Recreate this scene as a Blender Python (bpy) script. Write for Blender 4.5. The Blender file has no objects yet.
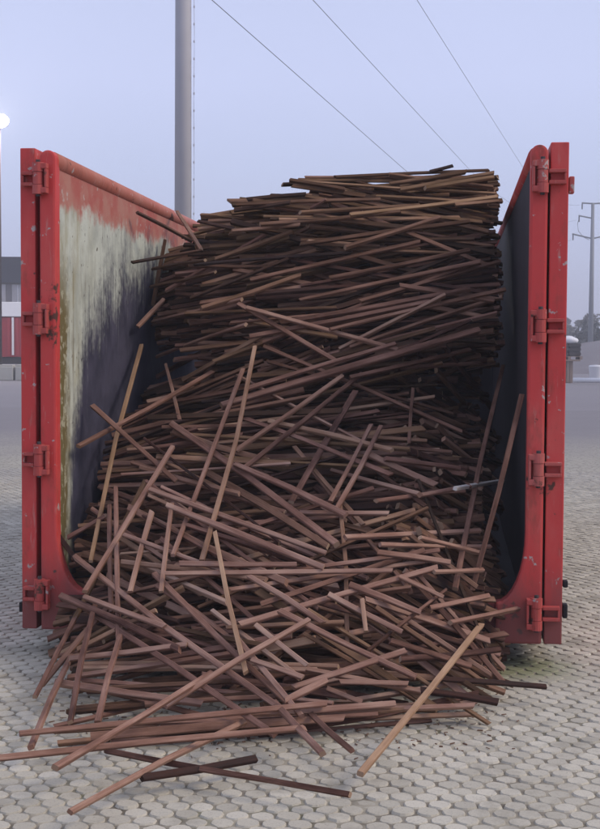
import bpy, bmesh, math, random
import numpy as np
from mathutils import Vector, Matrix, Euler

random.seed(7)
rng = np.random.default_rng(11)
R = math.radians
scene = bpy.context.scene
col = scene.collection

# ------------------------------------------------------------------ camera
PW, PH, FPX = 600.0, 829.0, 1350.0
CAM_LOC = Vector((0, 0, 1.557))
CAM_ROT = Euler((R(90 - 2.86), R(-0.33), 0), 'XYZ')
cd = bpy.data.cameras.new('camera')
cam = bpy.data.objects.new('camera', cd)
col.objects.link(cam)
cam.location, cam.rotation_euler = CAM_LOC, CAM_ROT
cd.sensor_fit = 'VERTICAL'
cd.sensor_height = 36.0
cd.lens = 36.0 * FPX / PH
cd.clip_start, cd.clip_end = 0.1, 3000
scene.camera = cam

# ------------------------------------------------------------------ sky and sun
SUN_EL, SUN_AZ = R(42), R(104)           # behind the camera to the right, veiled by cloud
world = bpy.data.worlds.new('World')
scene.world = world
world.use_nodes = True
wn, wl = world.node_tree.nodes, world.node_tree.links
wn.clear()
wo = wn.new('ShaderNodeOutputWorld')
bg = wn.new('ShaderNodeBackground')
bg.inputs['Strength'].default_value = 0.1
sky = wn.new('ShaderNodeTexSky')
sky.sky_type = 'NISHITA'
sky.sun_disc = False
sky.sun_elevation = SUN_EL
sky.sun_rotation = SUN_AZ
sky.air_density, sky.dust_density, sky.ozone_density = 1.0, 1.5, 2.0
tc = wn.new('ShaderNodeTexCoord')
sx = wn.new('ShaderNodeSeparateXYZ')
wl.new(tc.outputs['Generated'], sx.inputs[0])
cr = wn.new('ShaderNodeValToRGB')        # even cloud sheet, a little more lilac towards the horizon
e = cr.color_ramp.elements
e[0].position, e[0].color = 0.0, (0.50, 0.52, 0.74, 1)
e[1].position, e[1].color = 0.35, (0.61, 0.67, 0.94, 1)
m2 = cr.color_ramp.elements.new(0.13)
m2.color = (0.59, 0.65, 0.92, 1)
m3 = cr.color_ramp.elements.new(0.19)
m3.color = (0.65, 0.705, 1.0, 1)
wl.new(sx.outputs['Z'], cr.inputs[0])
sc10 = wn.new('ShaderNodeVectorMath')
sc10.operation = 'SCALE'
sc10.inputs['Scale'].default_value = 8.2
wl.new(cr.outputs[0], sc10.inputs[0])
cn = wn.new('ShaderNodeTexNoise')        # faint cloud mottling
cn.inputs['Scale'].default_value = 3.0
cn.inputs['Detail'].default_value = 4.0
wl.new(tc.outputs['Generated'], cn.inputs['Vector'])
cm = wn.new('ShaderNodeMapRange')
cm.inputs['To Min'].default_value, cm.inputs['To Max'].default_value = 0.94, 1.06
wl.new(cn.outputs['Fac'], cm.inputs['Value'])
sc11 = wn.new('ShaderNodeVectorMath')
sc11.operation = 'SCALE'
wl.new(sc10.outputs[0], sc11.inputs[0])
wl.new(cm.outputs[0], sc11.inputs['Scale'])
mx = wn.new('ShaderNodeMix')
mx.data_type = 'RGBA'
mx.inputs['Factor'].default_value = 0.88
wl.new(sky.outputs[0], mx.inputs['A'])
wl.new(sc11.outputs[0], mx.inputs['B'])
wl.new(mx.outputs['Result'], bg.inputs['Color'])
wl.new(bg.outputs[0], wo.inputs[0])

sd = bpy.data.lights.new('sun', 'SUN')
sd.energy, sd.angle, sd.color = 1.5, R(24), (1.0, 0.86, 0.70)
so = bpy.data.objects.new('sun', sd)
col.objects.link(so)
sdir = Vector((math.cos(SUN_EL) * math.sin(SUN_AZ), math.cos(SUN_EL) * math.cos(SUN_AZ), math.sin(SUN_EL)))
so.rotation_euler = sdir.to_track_quat('Z', 'Y').to_euler()

scene.view_settings.view_transform = 'Standard'
scene.view_settings.look = 'None'
scene.view_settings.exposure = 0.36
scene.view_settings.gamma = 1.0
scene.view_settings.use_curve_mapping = False

CM = np.array(CAM_ROT.to_matrix())
CL = np.array(CAM_LOC)


def ray(px, py):
    d = CM @ np.array([(px - PW / 2) / FPX, -(py - PH / 2) / FPX, -1.0])
    return d / d[1]                      # unit step in world Y


def at(px, py, depth):
    return CL + ray(px, py) * depth


def project(P):
    q = (np.asarray(P) - CL) @ CM
    return PW / 2 - q[..., 0] / q[..., 2] * FPX, PH / 2 + q[..., 1] / q[..., 2] * FPX, -q[..., 2]


# ------------------------------------------------------------------ helpers
def props(o, label=None, cat=None, group=None, kind=None):
    for k, v in (('label', label), ('category', cat), ('group', group), ('kind', kind)):
        if v:
            o[k] = v
    return o


def empty(name, loc, rz=0.0):
    o = bpy.data.objects.new(name, None)
    o.empty_display_size = 0.2
    col.objects.link(o)
    o.location = loc
    o.rotation_euler = (0, 0, rz)
    return o


def link_mesh(name, me, mat, parent=None):
    o = bpy.data.objects.new(name, me)
    if mat:
        me.materials.clear()
        me.materials.append(mat)
    col.objects.link(o)
    if parent:
        o.parent = parent
    return o


def finish(name, bm, mat, parent=None, smooth=False):
    me = bpy.data.meshes.new(name)
    bmesh.ops.recalc_face_normals(bm, faces=bm.faces)
    bm.to_mesh(me)
    bm.free()
    if smooth:
        for p in me.polygons:
            p.use_smooth = True
    return link_mesh(name, me, mat, parent)


def bm_box(bm, x0, x1, y0, y1, z0, z1, bevel=0.0, seg=2):
    r = bmesh.ops.create_cube(bm, size=1.0)
    vs = r['verts']
    for v in vs:
        v.co = Vector((x0 + (v.co.x + .5) * (x1 - x0), y0 + (v.co.y + .5) * (y1 - y0), z0 + (v.co.z + .5) * (z1 - z0)))
    if bevel:
        es = list({e for v in vs for e in v.link_edges})
        bmesh.ops.bevel(bm, geom=es, offset=bevel, segments=seg, profile=0.6, affect='EDGES')


def bm_cyl(bm, p0, p1, r0, r1=None, n=14, cap=True):
    r1 = r0 if r1 is None else r1
    p0, p1 = Vector(p0), Vector(p1)
    ax = (p1 - p0).normalized()
    q = ax.to_track_quat('Z', 'Y').to_matrix()
    a, b = q.col[0], q.col[1]
    r0v = [bm.verts.new(p0 + (a * math.cos(2 * math.pi * i / n) + b * math.sin(2 * math.pi * i / n)) * r0) for i in range(n)]
    r1v = [bm.verts.new(p1 + (a * math.cos(2 * math.pi * i / n) + b * math.sin(2 * math.pi * i / n)) * r1) for i in range(n)]
    for i in range(n):
        j = (i + 1) % n
        bm.faces.new((r0v[i], r0v[j], r1v[j], r1v[i]))
    if cap:
        bm.faces.new(r0v[::-1])
        bm.faces.new(r1v)


def bm_path(bm, pts, r, n=8):
    pts = [Vector(p) for p in pts]
    rings = []
    for k, p in enumerate(pts):
        d = (pts[min(k + 1, len(pts) - 1)] - pts[max(k - 1, 0)]).normalized()
        a = d.cross(Vector((0, 0, 1)))
        if a.length < 1e-3:
            a = d.cross(Vector((0, 1, 0)))
        a.normalize()
        b = a.cross(d)
        rings.append([bm.verts.new(p + (a * math.cos(2 * math.pi * i / n) + b * math.sin(2 * math.pi * i / n)) * r) for i in range(n)])
    for A, B in zip(rings, rings[1:]):
        for i in range(n):
            j = (i + 1) % n
            bm.faces.new((A[i], A[j], B[j], B[i]))
    bm.faces.new(rings[0][::-1])
    bm.faces.new(rings[-1])


def box(name, dims, mat, parent=None, bevel=0.006):
    bm = bmesh.new()
    bm_box(bm, *dims, bevel=bevel)
    return finish(name, bm, mat, parent)


def boxes(name, dl, mat, parent=None, bevel=0.0):
    bm = bmesh.new()
    for d in dl:
        bm_box(bm, *d, bevel=bevel)
    return finish(name, bm, mat, parent)


# ------------------------------------------------------------------ materials
class NT:
    """small wrapper for building node materials"""
    def __init__(self, name, rough=0.8, spec=0.3):
        self.m = bpy.data.materials.new(name)
        self.m.use_nodes = True
        self.n, self.l = self.m.node_tree.nodes, self.m.node_tree.links
        self.b = self.n['Principled BSDF']
        self.b.inputs['Roughness'].default_value = rough
        self.b.inputs['Specular IOR Level'].default_value = spec

    def new(self, t, **kw):
        x = self.n.new('ShaderNode' + t)
        for k, v in kw.items():
            setattr(x, k, v)
        return x

    def put(self, sock, val):
        if isinstance(val, bpy.types.NodeSocket):
            self.l.new(val, sock)
        elif isinstance(val, tuple) and len(val) == 3 and sock.type == 'RGBA':
            sock.default_value = (*val, 1)
        else:
            sock.default_value = val

    def pos(self, kind='Object'):
        if kind == 'World':
            return self.new('NewGeometry').outputs['Position']
        return self.new('TexCoord').outputs[kind]

    def scale(self, vec, s):
        x = self.new('Mapping')
        self.put(x.inputs['Vector'], vec)
        x.inputs['Scale'].default_value = s
        return x.outputs[0]

    def noise(self, vec, scale, detail=4.0, rough=0.55):
        x = self.new('TexNoise')
        self.put(x.inputs['Vector'], vec)
        x.inputs['Scale'].default_value = scale
        x.inputs['Detail'].default_value = detail
        x.inputs['Roughness'].default_value = rough
        return x.outputs['Fac']

    def math(self, op, a, b=0.0, c=0.0, clamp=False):
        x = self.new('Math', operation=op, use_clamp=clamp)
        for i, v in enumerate((a, b, c)):
            self.put(x.inputs[i], v)
        return x.outputs[0]

    def ramp(self, v, lo, hi):
        """0..1 smooth step from lo to hi"""
        x = self.new('MapRange', interpolation_type='SMOOTHSTEP')
        self.put(x.inputs['Value'], v)
        self.put(x.inputs['From Min'], lo)
        self.put(x.inputs['From Max'], hi)
        return x.outputs[0]

    def mix(self, f, a, b, mode='MIX'):
        x = self.new('Mix', data_type='RGBA', blend_type=mode)
        self.put(x.inputs['Factor'], f)
        self.put(x.inputs['A'], a)
        self.put(x.inputs['B'], b)
        return x.outputs['Result']

    def xyz(self, vec):
        x = self.new('SeparateXYZ')
        self.put(x.inputs[0], vec)
        return x.outputs

    def bump(self, h, strength=0.3, dist=0.01):
        x = self.new('Bump')
        x.inputs['Strength'].default_value = strength
        x.inputs['Distance'].default_value = dist
        self.put(x.inputs['Height'], h)
        self.l.new(x.outputs[0], self.b.inputs['Normal'])

    def colour(self, c):
        self.put(self.b.inputs['Base Color'], c)
        return self.m


def plain(name, c, rough=0.8, var=0.15, scale=6.0, kind='Object', bump=0.0, spec=0.3):
    t = NT(name, rough, spec)
    p = t.pos(kind)
    n = t.noise(p, scale, 5)
    d = tuple(x * (1 - var) for x in c)
    h = tuple(min(1, x * (1 + var)) for x in c)
    if bump:
        t.bump(t.noise(p, scale * 6, 4), bump)
    return t.colour(t.mix(n, d, h))


def red_paint(name, base, fade, chip=0.66, dirt_z=None):
    t = NT(name, 0.55, 0.35)
    p = t.pos()
    n1 = t.noise(t.scale(p, (1, 1, 0.45)), 2.6, 6, 0.65)
    c = t.mix(t.math('MULTIPLY', t.ramp(n1, 0.42, 0.70), 0.8), base, fade)
    n2 = t.noise(t.scale(p, (1, 1, 0.35)), 9, 6, 0.65)
    c = t.mix(t.math('MULTIPLY', t.ramp(n2, 0.52, 0.75), 0.65), c, (0.17, 0.055, 0.035))
    n4 = t.noise(t.scale(p, (1, 1, 0.12)), 38, 4, 0.6)
    c = t.mix(t.math('MULTIPLY', t.ramp(n4, 0.60, 0.72), 0.5), c, (0.50, 0.26, 0.22))
    n3 = t.noise(p, 17, 6, 0.62)
    c = t.mix(t.ramp(n3, chip, chip + 0.025), c, (0.44, 0.36, 0.33))
    c = t.mix(t.ramp(t.math('MULTIPLY', n3, t.noise(p, 4.0, 3)), 0.16, 0.13), c, (0.10, 0.040, 0.028))
    if dirt_z is not None:
        z = t.xyz(p)[2]
        dz = t.math('ADD', z, t.math('MULTIPLY', t.math('SUBTRACT', n2, 0.5), 0.5))
        c = t.mix(t.math('MULTIPLY', t.ramp(dz, dirt_z, dirt_z - 0.35), 0.75), c, (0.12, 0.062, 0.055))
    t.put(t.b.inputs['Roughness'], t.math('ADD', 0.45, t.math('MULTIPLY', n2, 0.3)))
    t.bump(t.noise(p, 40, 4), 0.12, 0.004)
    return t.colour(c)


M = {}
M['red'] = red_paint('red_paint', (0.46, 0.050, 0.042), (0.54, 0.12, 0.088), 0.64)
M['red_low'] = red_paint('red_paint_dirty_foot', (0.56, 0.050, 0.046), (0.60, 0.105, 0.086), 0.65, 0.55)
M['sill'] = red_paint('red_paint_sill', (0.20, 0.030, 0.028), (0.26, 0.045, 0.04), 0.70, 0.4)  # darker red, with the sill's shade as well as dirt in the colour
M['salmon'] = red_paint('sun_bleached_red_paint', (0.42, 0.125, 0.085), (0.46, 0.20, 0.15), 0.63)
M['hinge'] = red_paint('hinge_paint', (0.42, 0.065, 0.055), (0.48, 0.13, 0.11), 0.62)
M['rubber'] = plain('black_rubber', (0.012, 0.012, 0.014), 0.7)
M['steel_dark'] = plain('dark_steel', (0.06, 0.05, 0.05), 0.6)

# inner face of the side wall: bleached red band on top, pale primer, dark blue paint worn along streaks, rust at the front edge
def inner_wall(name, pale):
    t = NT(name, 0.7, 0.25)
    p = t.pos()
    x, y, z = t.xyz(p)
    streak = t.noise(t.scale(p, (1, 9, 0.9)), 1.6, 6, 0.65)
    blot = t.noise(p, 5, 6, 0.6)
    fine = t.noise(p, 22, 5, 0.6)
    # upper band
    zz = t.math('ADD', z, t.math('MULTIPLY', t.math('SUBTRACT', t.noise(t.scale(p, (1, 1.0, 1.0)), 3.0, 8, 0.7), 0.5), 0.40))
    band = t.ramp(zz, 2.23, 2.31)
    redc = t.mix(t.ramp(blot, 0.35, 0.65), (0.40, 0.10, 0.075), (0.43, 0.19, 0.14))
    redc = t.mix(t.ramp(fine, 0.62, 0.68), redc, (0.46, 0.33, 0.29))
    # pale coat
    palec = t.mix(t.ramp(blot, 0.4, 0.7), pale, tuple(v * 0.72 for v in pale))
    palec = t.mix(t.ramp(streak, 0.54, 0.74), palec, (0.20, 0.17, 0.12))
    palec = t.mix(t.ramp(fine, 0.64, 0.70), palec, (0.13, 0.11, 0.08))
    palec = t.mix(t.math('MULTIPLY', t.ramp(t.noise(t.scale(p, (1, 1.5, 0.6)), 3.1, 6, 0.7), 0.42, 0.7), t.ramp(y, 0.9, 0.1)), palec, (0.30, 0.26, 0.13))
    c = t.mix(band, palec, redc)
    # dark blue coat that has worn away upwards and forwards
    lim = t.math('SUBTRACT', 2.44, t.math('DIVIDE', 0.35, t.math('MAXIMUM', y, 0.12)))
    thin = t.noise(t.scale(p, (1, 24, 1.3)), 1.6, 5, 0.7)
    big = t.noise(t.scale(p, (1, 1.2, 0.7)), 2.6, 4, 0.6)
    wob = t.math('ADD', t.math('MULTIPLY', t.math('SUBTRACT', streak, 0.5), 0.6), t.math('MULTIPLY', t.math('SUBTRACT', thin, 0.5), 0.4))
    wob = t.math('ADD', wob, t.math('MULTIPLY', t.math('SUBTRACT', big, 0.5), 0.7))
    wob = t.math('ADD', wob, t.math('MULTIPLY', t.math('SUBTRACT', fine, 0.5), 0.5))
    dd = t.math('SUBTRACT', t.math('ADD', lim, wob), z)
    front = t.ramp(t.math('ADD', y, t.math('MULTIPLY', t.math('SUBTRACT', blot, 0.5), 0.3)), 0.14, 0.3)
    dark = t.math('MULTIPLY', t.ramp(dd, -0.08, 0.42), front)
    fleck = t.math('MULTIPLY', t.ramp(thin, 0.56, 0.66), t.math('MULTIPLY', t.ramp(dd, 0.75, 0.2), t.ramp(fine, 0.4, 0.55)))
    dark = t.math('MULTIPLY', dark, t.math('SUBTRACT', 1.0, t.math('MULTIPLY', fleck, 0.7)))
    darkc = t.mix(t.ramp(blot, 0.3, 0.7), (0.035, 0.034, 0.055), (0.07, 0.066, 0.10))
    c = t.mix(dark, c, darkc)
    # olive rust strip along the front edge
    rr = t.math('ADD', y, t.math('MULTIPLY', t.math('SUBTRACT', t.noise(t.scale(p, (1, 3, 1.2)), 6, 5), 0.5), 0.22))
    rust = t.math('MULTIPLY', t.ramp(rr, 0.27, 0.15), t.ramp(z, 2.15, 1.7))
    rc = t.mix(t.ramp(fine, 0.52, 0.62), (0.16, 0.125, 0.05), (0.40, 0.37, 0.25))
    c = t.mix(rust, c, rc)
    edge = t.ramp(t.math('ADD', y, t.math('MULTIPLY', t.math('SUBTRACT', blot, 0.5), 0.10)), 0.075, 0.05)
    c = t.mix(edge, c, (0.40, 0.13, 0.10))
    t.bump(t.math('ADD', fine, t.math('MULTIPLY', dark, 0.3)), 0.25, 0.004)
    return t.colour(c)


M['inner_left'] = inner_wall('worn_inner_wall', (0.55, 0.58, 0.49))
M['inner_dark'] = plain('dark_inner_wall', (0.026, 0.021, 0.025), 0.75, 0.45, 3)  # near-black base, darkened to carry the shade inside the container

# paving
def paver_mat():
    t = NT('concrete_paver', 0.85, 0.25)
    p = t.pos('World')
    oi = t.new('ObjectInfo').outputs['Random']
    isl = t.new('NewGeometry').outputs['Random Per Island']
    r = t.math('FRACT', t.math('ADD', t.math('MULTIPLY', oi, 7.31), isl))
    c = t.mix(r, (0.40, 0.37, 0.295), (0.57, 0.53, 0.43))
    c = t.mix(t.ramp(t.noise(p, 0.9, 4), 0.35, 0.7), c, t.mix(0.5, c, (0.42, 0.38, 0.30)))
    sp = t.noise(p, 130, 3, 0.7)
    c = t.mix(t.math('MULTIPLY', t.ramp(sp, 0.5, 0.75), 0.5), c, (0.16, 0.15, 0.14))
    st = t.noise(p, 3.3, 6, 0.65)
    c = t.mix(t.math('MULTIPLY', t.ramp(st, 0.46, 0.70), 0.65), c, (0.25, 0.225, 0.175))
    yb = t.math('ADD', t.xyz(p)[1], t.math('MULTIPLY', t.math('SUBTRACT', t.noise(p, 0.7, 4), 0.5), 5.0))
    c = t.mix(t.math('MULTIPLY', t.ramp(yb, 10.5, 18.5), 0.6), c, (0.27, 0.25, 0.235))   # stones turn greyer further back, blending into the far sheet
    # moss by the right foot of the container
    v = t.new('VectorMath', operation='DISTANCE')
    t.put(v.inputs[0], p)
    v.inputs[1].default_value = (1.02, 6.55, 0)
    d = t.math('ADD', v.outputs['Value'], t.math('MULTIPLY', t.math('SUBTRACT', st, 0.5), 0.5))
    c = t.mix(t.math('MULTIPLY', t.ramp(d, 0.42, 0.15), 0.7), c, (0.15, 0.165, 0.055))
    t.bump(sp, 0.25, 0.003)
    return t.colour(c)


def sand_mat():
    t = NT('joint_sand', 0.95, 0.1)
    p = t.pos('World')
    y = t.xyz(p)[1]
    n = t.noise(p, 7, 6, 0.7)
    c = t.mix(t.ramp(n, 0.4, 0.65), (0.15, 0.13, 0.10), (0.25, 0.225, 0.18))
    c = t.mix(t.math('MULTIPLY', t.ramp(t.noise(p, 2.1, 5), 0.5, 0.7), 0.5), c, (0.11, 0.12, 0.05))
    c = t.mix(t.math('MULTIPLY', t.ramp(t.noise(p, 3.7, 6, 0.7), 0.42, 0.6), 0.8), c, (0.37, 0.335, 0.26))
    far = t.mix(t.noise(p, 2.0, 7, 0.7), (0.35, 0.325, 0.265), (0.43, 0.40, 0.33))
    vor = t.new('TexVoronoi', feature='DISTANCE_TO_EDGE')
    t.put(vor.inputs['Vector'], p)
    vor.inputs['Scale'].default_value = 11.5
    far = t.mix(t.ramp(vor.outputs['Distance'], 0.12, 0.02), far, (0.24, 0.225, 0.19))
    yy = t.math('ADD', y, t.math('MULTIPLY', t.math('SUBTRACT', t.noise(p, 0.7, 4), 0.5), 5.0))
    c = t.mix(t.math('MULTIPLY', t.ramp(yy, 7.5, 13.5), 0.75), c, far)
    c = t.mix(t.ramp(y, 14.5, 17.0), c, t.mix(t.ramp(yy, 15.0, 27.0), far, t.mix(t.noise(p, 1.0, 6, 0.7), (0.19, 0.178, 0.186), (0.235, 0.22, 0.225))))
    return t.colour(c)


M['paver'] = paver_mat()
M['sand'] = sand_mat()
M['asphalt'] = plain('grey_yard_surface', (0.205, 0.190, 0.200), 0.9, 0.10, 0.25, 'World')

def stick_mat():
    t = NT('weathered_batten_wood', 0.85, 0.15)
    uv = t.new('UVMap').outputs[0]
    tone = t.new('Attribute', attribute_name='tone').outputs['Fac']
    hue = t.new('Attribute', attribute_name='hue').outputs['Fac']
    endf = t.new('Attribute', attribute_name='cut').outputs['Fac']
    seed = t.new('Attribute', attribute_name='seed').outputs['Fac']
    off = t.new('CombineXYZ')
    t.put(off.inputs[0], t.math('MULTIPLY', seed, 57.0))
    t.put(off.inputs[1], t.math('MULTIPLY', seed, 31.0))
    v = t.new('VectorMath', operation='ADD')
    t.put(v.inputs[0], uv)
    t.put(v.inputs[1], off.outputs[0])
    p = v.outputs[0]
    grain = t.noise(t.scale(p, (5, 260, 1)), 1.0, 4, 0.6)
    patch = t.noise(t.scale(p, (3.0, 14, 1)), 1.0, 5, 0.6)
    tv = t.math('ADD', tone, t.math('ADD', t.math('MULTIPLY', t.math('SUBTRACT', grain, 0.5), 0.50), t.math('MULTIPLY', t.math('SUBTRACT', patch, 0.5), 1.0)))
    rp = t.new('ValToRGB')
    e = rp.color_ramp.elements
    e[0].position, e[0].color = 0.0, (0.030, 0.019, 0.016, 1)
    e[1].position, e[1].color = 1.0, (0.47, 0.315, 0.235, 1)
    for q, c in ((0.3, (0.062, 0.027, 0.019, 1)), (0.6, (0.225, 0.117, 0.085, 1)), (0.8, (0.350, 0.212, 0.160, 1))):
        x = e.new(q)
        x.color = c
    t.put(rp.inputs[0], tv)
    c = t.mix(hue, rp.outputs[0], t.mix(tv, (0.10, 0.055, 0.022), (0.42, 0.27, 0.12)))
    # bare sawn ends
    c = t.mix(t.math('MULTIPLY', endf, 0.6), c, (0.38, 0.26, 0.17))
    # pale paint where tone is above 1.5
    c = t.mix(t.ramp(tone, 1.4, 1.6), c, t.mix(patch, (0.38, 0.33, 0.29), (0.66, 0.62, 0.57)))
    t.bump(grain, 0.35, 0.002)
    return t.colour(c)


M['stick'] = stick_mat()
M['galv'] = plain('galvanised_pole', (0.43, 0.42, 0.44), 0.6, 0.08, 3)
M['pole_far'] = plain('grey_steel_mast', (0.22, 0.23, 0.25), 0.6, 0.1, 1)
M['wire'] = plain('power_cable', (0.16, 0.16, 0.18), 0.6)
M['roof'] = plain('dark_cladding', (0.035, 0.035, 0.05), 0.6, 0.2, 0.5)
M['window'] = plain('pale_blind_window', (0.42, 0.40, 0.40), 0.4, 0.2, 2)
M['wallgrey'] = plain('grey_render', (0.20, 0.18, 0.18), 0.9, 0.15, 1)
M['white'] = plain('white_coated_steel', (0.72, 0.72, 0.73), 0.5, 0.06, 1)
M['truck_red'] = plain('red_trailer_steel', (0.33, 0.035, 0.045), 0.5, 0.15, 0.8)
M['concrete'] = plain('pale_concrete', (0.40, 0.39, 0.35), 0.9, 0.2, 1.2)
M['crate'] = plain('dark_crate', (0.05, 0.045, 0.045), 0.7, 0.3, 2)
M['tan'] = plain('tan_timber', (0.26, 0.19, 0.15), 0.85, 0.2, 2)
M['plastic'] = plain('white_plastic', (0.68, 0.68, 0.70), 0.5, 0.12, 2)
M['gravel'] = plain('grey_gravel', (0.17, 0.155, 0.165), 0.95, 0.3, 0.6, bump=0.4)
M['leaf'] = plain('bare_grey_twigs', (0.10, 0.095, 0.085), 0.9, 0.4, 0.4)
M['hedge'] = plain('dark_hedge', (0.035, 0.038, 0.035), 0.9, 0.4, 0.4)
M['bark'] = plain('bark', (0.06, 0.05, 0.045), 0.9, 0.3, 3)


def lamp_mat():
    t = NT('lit_lamp_glass', 0.4)
    t.b.inputs['Emission Color'].default_value = (1.0, 0.93, 0.88, 1)
    t.b.inputs['Emission Strength'].default_value = 14.0
    return t.colour((0.8, 0.8, 0.8))


M['lamp'] = lamp_mat()

# ------------------------------------------------------------------ the ground and the paving
g = bmesh.new()
for x, y in ((-260, -40), (260, -40), (260, 400), (-260, 400)):
    g.verts.new((x, y, -0.012))
g.faces.new(g.verts)
ground = props(finish('ground', g, M['asphalt']), kind='structure')

PV_W = 0.085                             # flat-to-flat pitch of the hexagonal pavers
g = bmesh.new()
for x, y in ((-16, 1.5), (16, 1.5), (16, 34), (-16, 34)):
    g.verts.new((x, y, -0.0055))
g.faces.new(g.verts)
pavement = props(finish('pavement', g, M['sand']), kind='structure')


def paver_arrays(low=False):
    """six-sided stone with worn corners; the side corners are rounded off most"""
    r = PV_W / math.sqrt(3)
    if low:
        a = np.array([math.radians(30 + 60 * i) for i in range(6)])
        xy = np.stack([np.cos(a), np.sin(a) * np.where(np.abs(np.sin(a)) < 0.9, 0.72, 1.0)], 1)
    else:
        c = [(0.866, 0.5), (0, 1), (-0.866, 0.5), (-0.866, -0.5), (0, -1), (0.866, -0.5)]
        xy = []
        for i in range(6):
            p, q, n = np.array(c[i - 1]), np.array(c[i]), np.array(c[(i + 1) % 6])
            k = 0.24 if abs(q[1]) < 0.9 else 0.17
            xy += [q + (p - q) * k, q + (n - q) * k]
        xy = np.array(xy)
    m = len(xy)
    ring = lambda s, z: np.column_stack([xy * r * s, np.full(m, z)])
    V = np.concatenate([ring(0.82, 0.0), ring(0.955, -0.010)])
    F = [list(range(m))] + [[i, i + m, (i + 1) % m + m, (i + 1) % m] for i in range(m)]
    return V, F


PAV_ROT = R(-3.0)
rowp = PV_W * math.sqrt(3) / 2
cells = []
for j in range(int(2.0 / rowp), int(17.6 / rowp)):
    for i in range(-90, 91):
        x = (i + 0.5 * (j % 2)) * PV_W
        y = j * rowp
        X = x * math.cos(PAV_ROT) - (y - 5) * math.sin(PAV_ROT)
        Y = x * math.sin(PAV_ROT) + (y - 5) * math.cos(PAV_ROT) + 5
        if 2.6 < Y < 17.0 and abs(X) < 0.2222 * Y + 1.0:
            cells.append((X, Y))
cells = np.array(cells)
px_, py_, _ = project(np.column_stack([cells, np.zeros(len(cells))]))
inview = (px_ > -6) & (px_ < 606) & (py_ < 834)
order = np.argsort(np.where(inview, cells[:, 1], 1e6))
near = set(order[:300].tolist())


def paver_pose(n):
    """small settlement and tilt of every stone"""
    dz = rng.normal(-0.0005, 0.0016, n)
    tx, ty = rng.normal(0, 0.018, n), rng.normal(0, 0.018, n)
    rz = rng.normal(0, 0.03, n)
    s = np.clip(rng.normal(1, 0.02, n), 0.94, 1.035)
    return dz, tx, ty, rz, s


dz, tx, ty, rzv, ss = paver_pose(len(cells))
V0, F0 = paver_arrays()
pav_meshes = []
for k in range(8):                       # eight slightly different worn stones share their meshes
    Vk = V0.copy()
    Vk[:, :2] *= 1 + np.tile(rng.normal(0, 0.035, (len(Vk) // 2, 1)), (2, 1))
    Vk[:12, 2] += rng.normal(0, 0.0006, 12)
    me = bpy.data.meshes.new('paver')
    me.from_pydata(Vk.tolist(), [], F0)
    me.materials.append(M['paver'])
    pav_meshes.append(me)
for k in sorted(near):
    o = bpy.data.objects.new('paver', pav_meshes[(k * 5 + k // 7) % 8])
    o.location = (cells[k, 0], cells[k, 1], dz[k])
    o.rotation_euler = (tx[k], ty[k], rzv[k] + PAV_ROT + math.pi / 3 * (k % 6))
    o.scale = (ss[k], ss[k], 1)
    col.objects.link(o)
    o.parent = pavement
VV, FF, base = [], [], 0
V1, F1 = paver_arrays(True)
for k in range(len(cells)):
    if k in near:
        continue
    Vb, Fb = (V0, F0) if cells[k, 1] < 9 else (V1, F1)
    v = Vb * np.array([ss[k], ss[k], 1.0])
    jit = np.tile(rng.normal(0, 0.03, (len(v) // 2, 2)), (2, 1))
    v = v * (1 + np.concatenate([jit, np.zeros((len(v), 1))], 1))
    v = v.copy()
    v[:, 2] += v[:, 1] * tx[k] - v[:, 0] * ty[k] + dz[k]
    a = PAV_ROT + rzv[k]
    x = v[:, 0] * math.cos(a) - v[:, 1] * math.sin(a) + cells[k, 0]
    y = v[:, 0] * math.sin(a) + v[:, 1] * math.cos(a) + cells[k, 1]
    VV.append(np.column_stack([x, y, v[:, 2]]))
    FF += [[q + base for q in f] for f in Fb]
    base += len(v)
me = bpy.data.meshes.new('paver_field')
me.from_pydata(np.concatenate(VV).tolist(), [], FF)
props(link_mesh('paver_field', me, M['paver'], pavement), kind='stuff')

# ------------------------------------------------------------------ the container
YAW = R(6.5)
CO = np.array([-1.3005, 6.805, 0.0])                 # outer front left corner on the ground
UU = np.array([math.cos(YAW), -math.sin(YAW), 0.0])
VVx = np.array([math.sin(YAW), math.cos(YAW), 0.0])
WID, LEN, ZB, ZT = 2.5, 6.2, 0.12, 2.53
cont = empty('roll_off_container', CO, -YAW)
props(cont, 'large open red steel roll-off container full of wooden battens, doors swung right back', 'container')


def side_wall(side):
    u0, u1 = (0.012, 0.075) if side < 0 else (WID - 0.075, WID - 0.012)
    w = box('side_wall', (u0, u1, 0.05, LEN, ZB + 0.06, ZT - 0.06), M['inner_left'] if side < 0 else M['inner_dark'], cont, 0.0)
    w['label'] = 'left side wall with bleached red band, pale primer and dark blue paint' if side < 0 else 'dark inner side wall'
    bm = bmesh.new()
    uc = 0.045 if side < 0 else WID - 0.045
    bm_cyl(bm, (uc, 0.03, ZT - 0.05), (uc, LEN, ZT - 0.05), 0.05, n=16)
    finish('top_rail', bm, M['salmon'] if side < 0 else M['red'], w, True)
    for k in range(8):                                # outside ribs
        y = 1.5 + k * 0.62
        a, b = (-0.07, u0 - 0.002) if side < 0 else (u1 + 0.002, WID + 0.07)
        box('rib', (a, b, y, y + 0.09, ZB + 0.1, ZT - 0.12), M['red'], w, 0.008)


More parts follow.
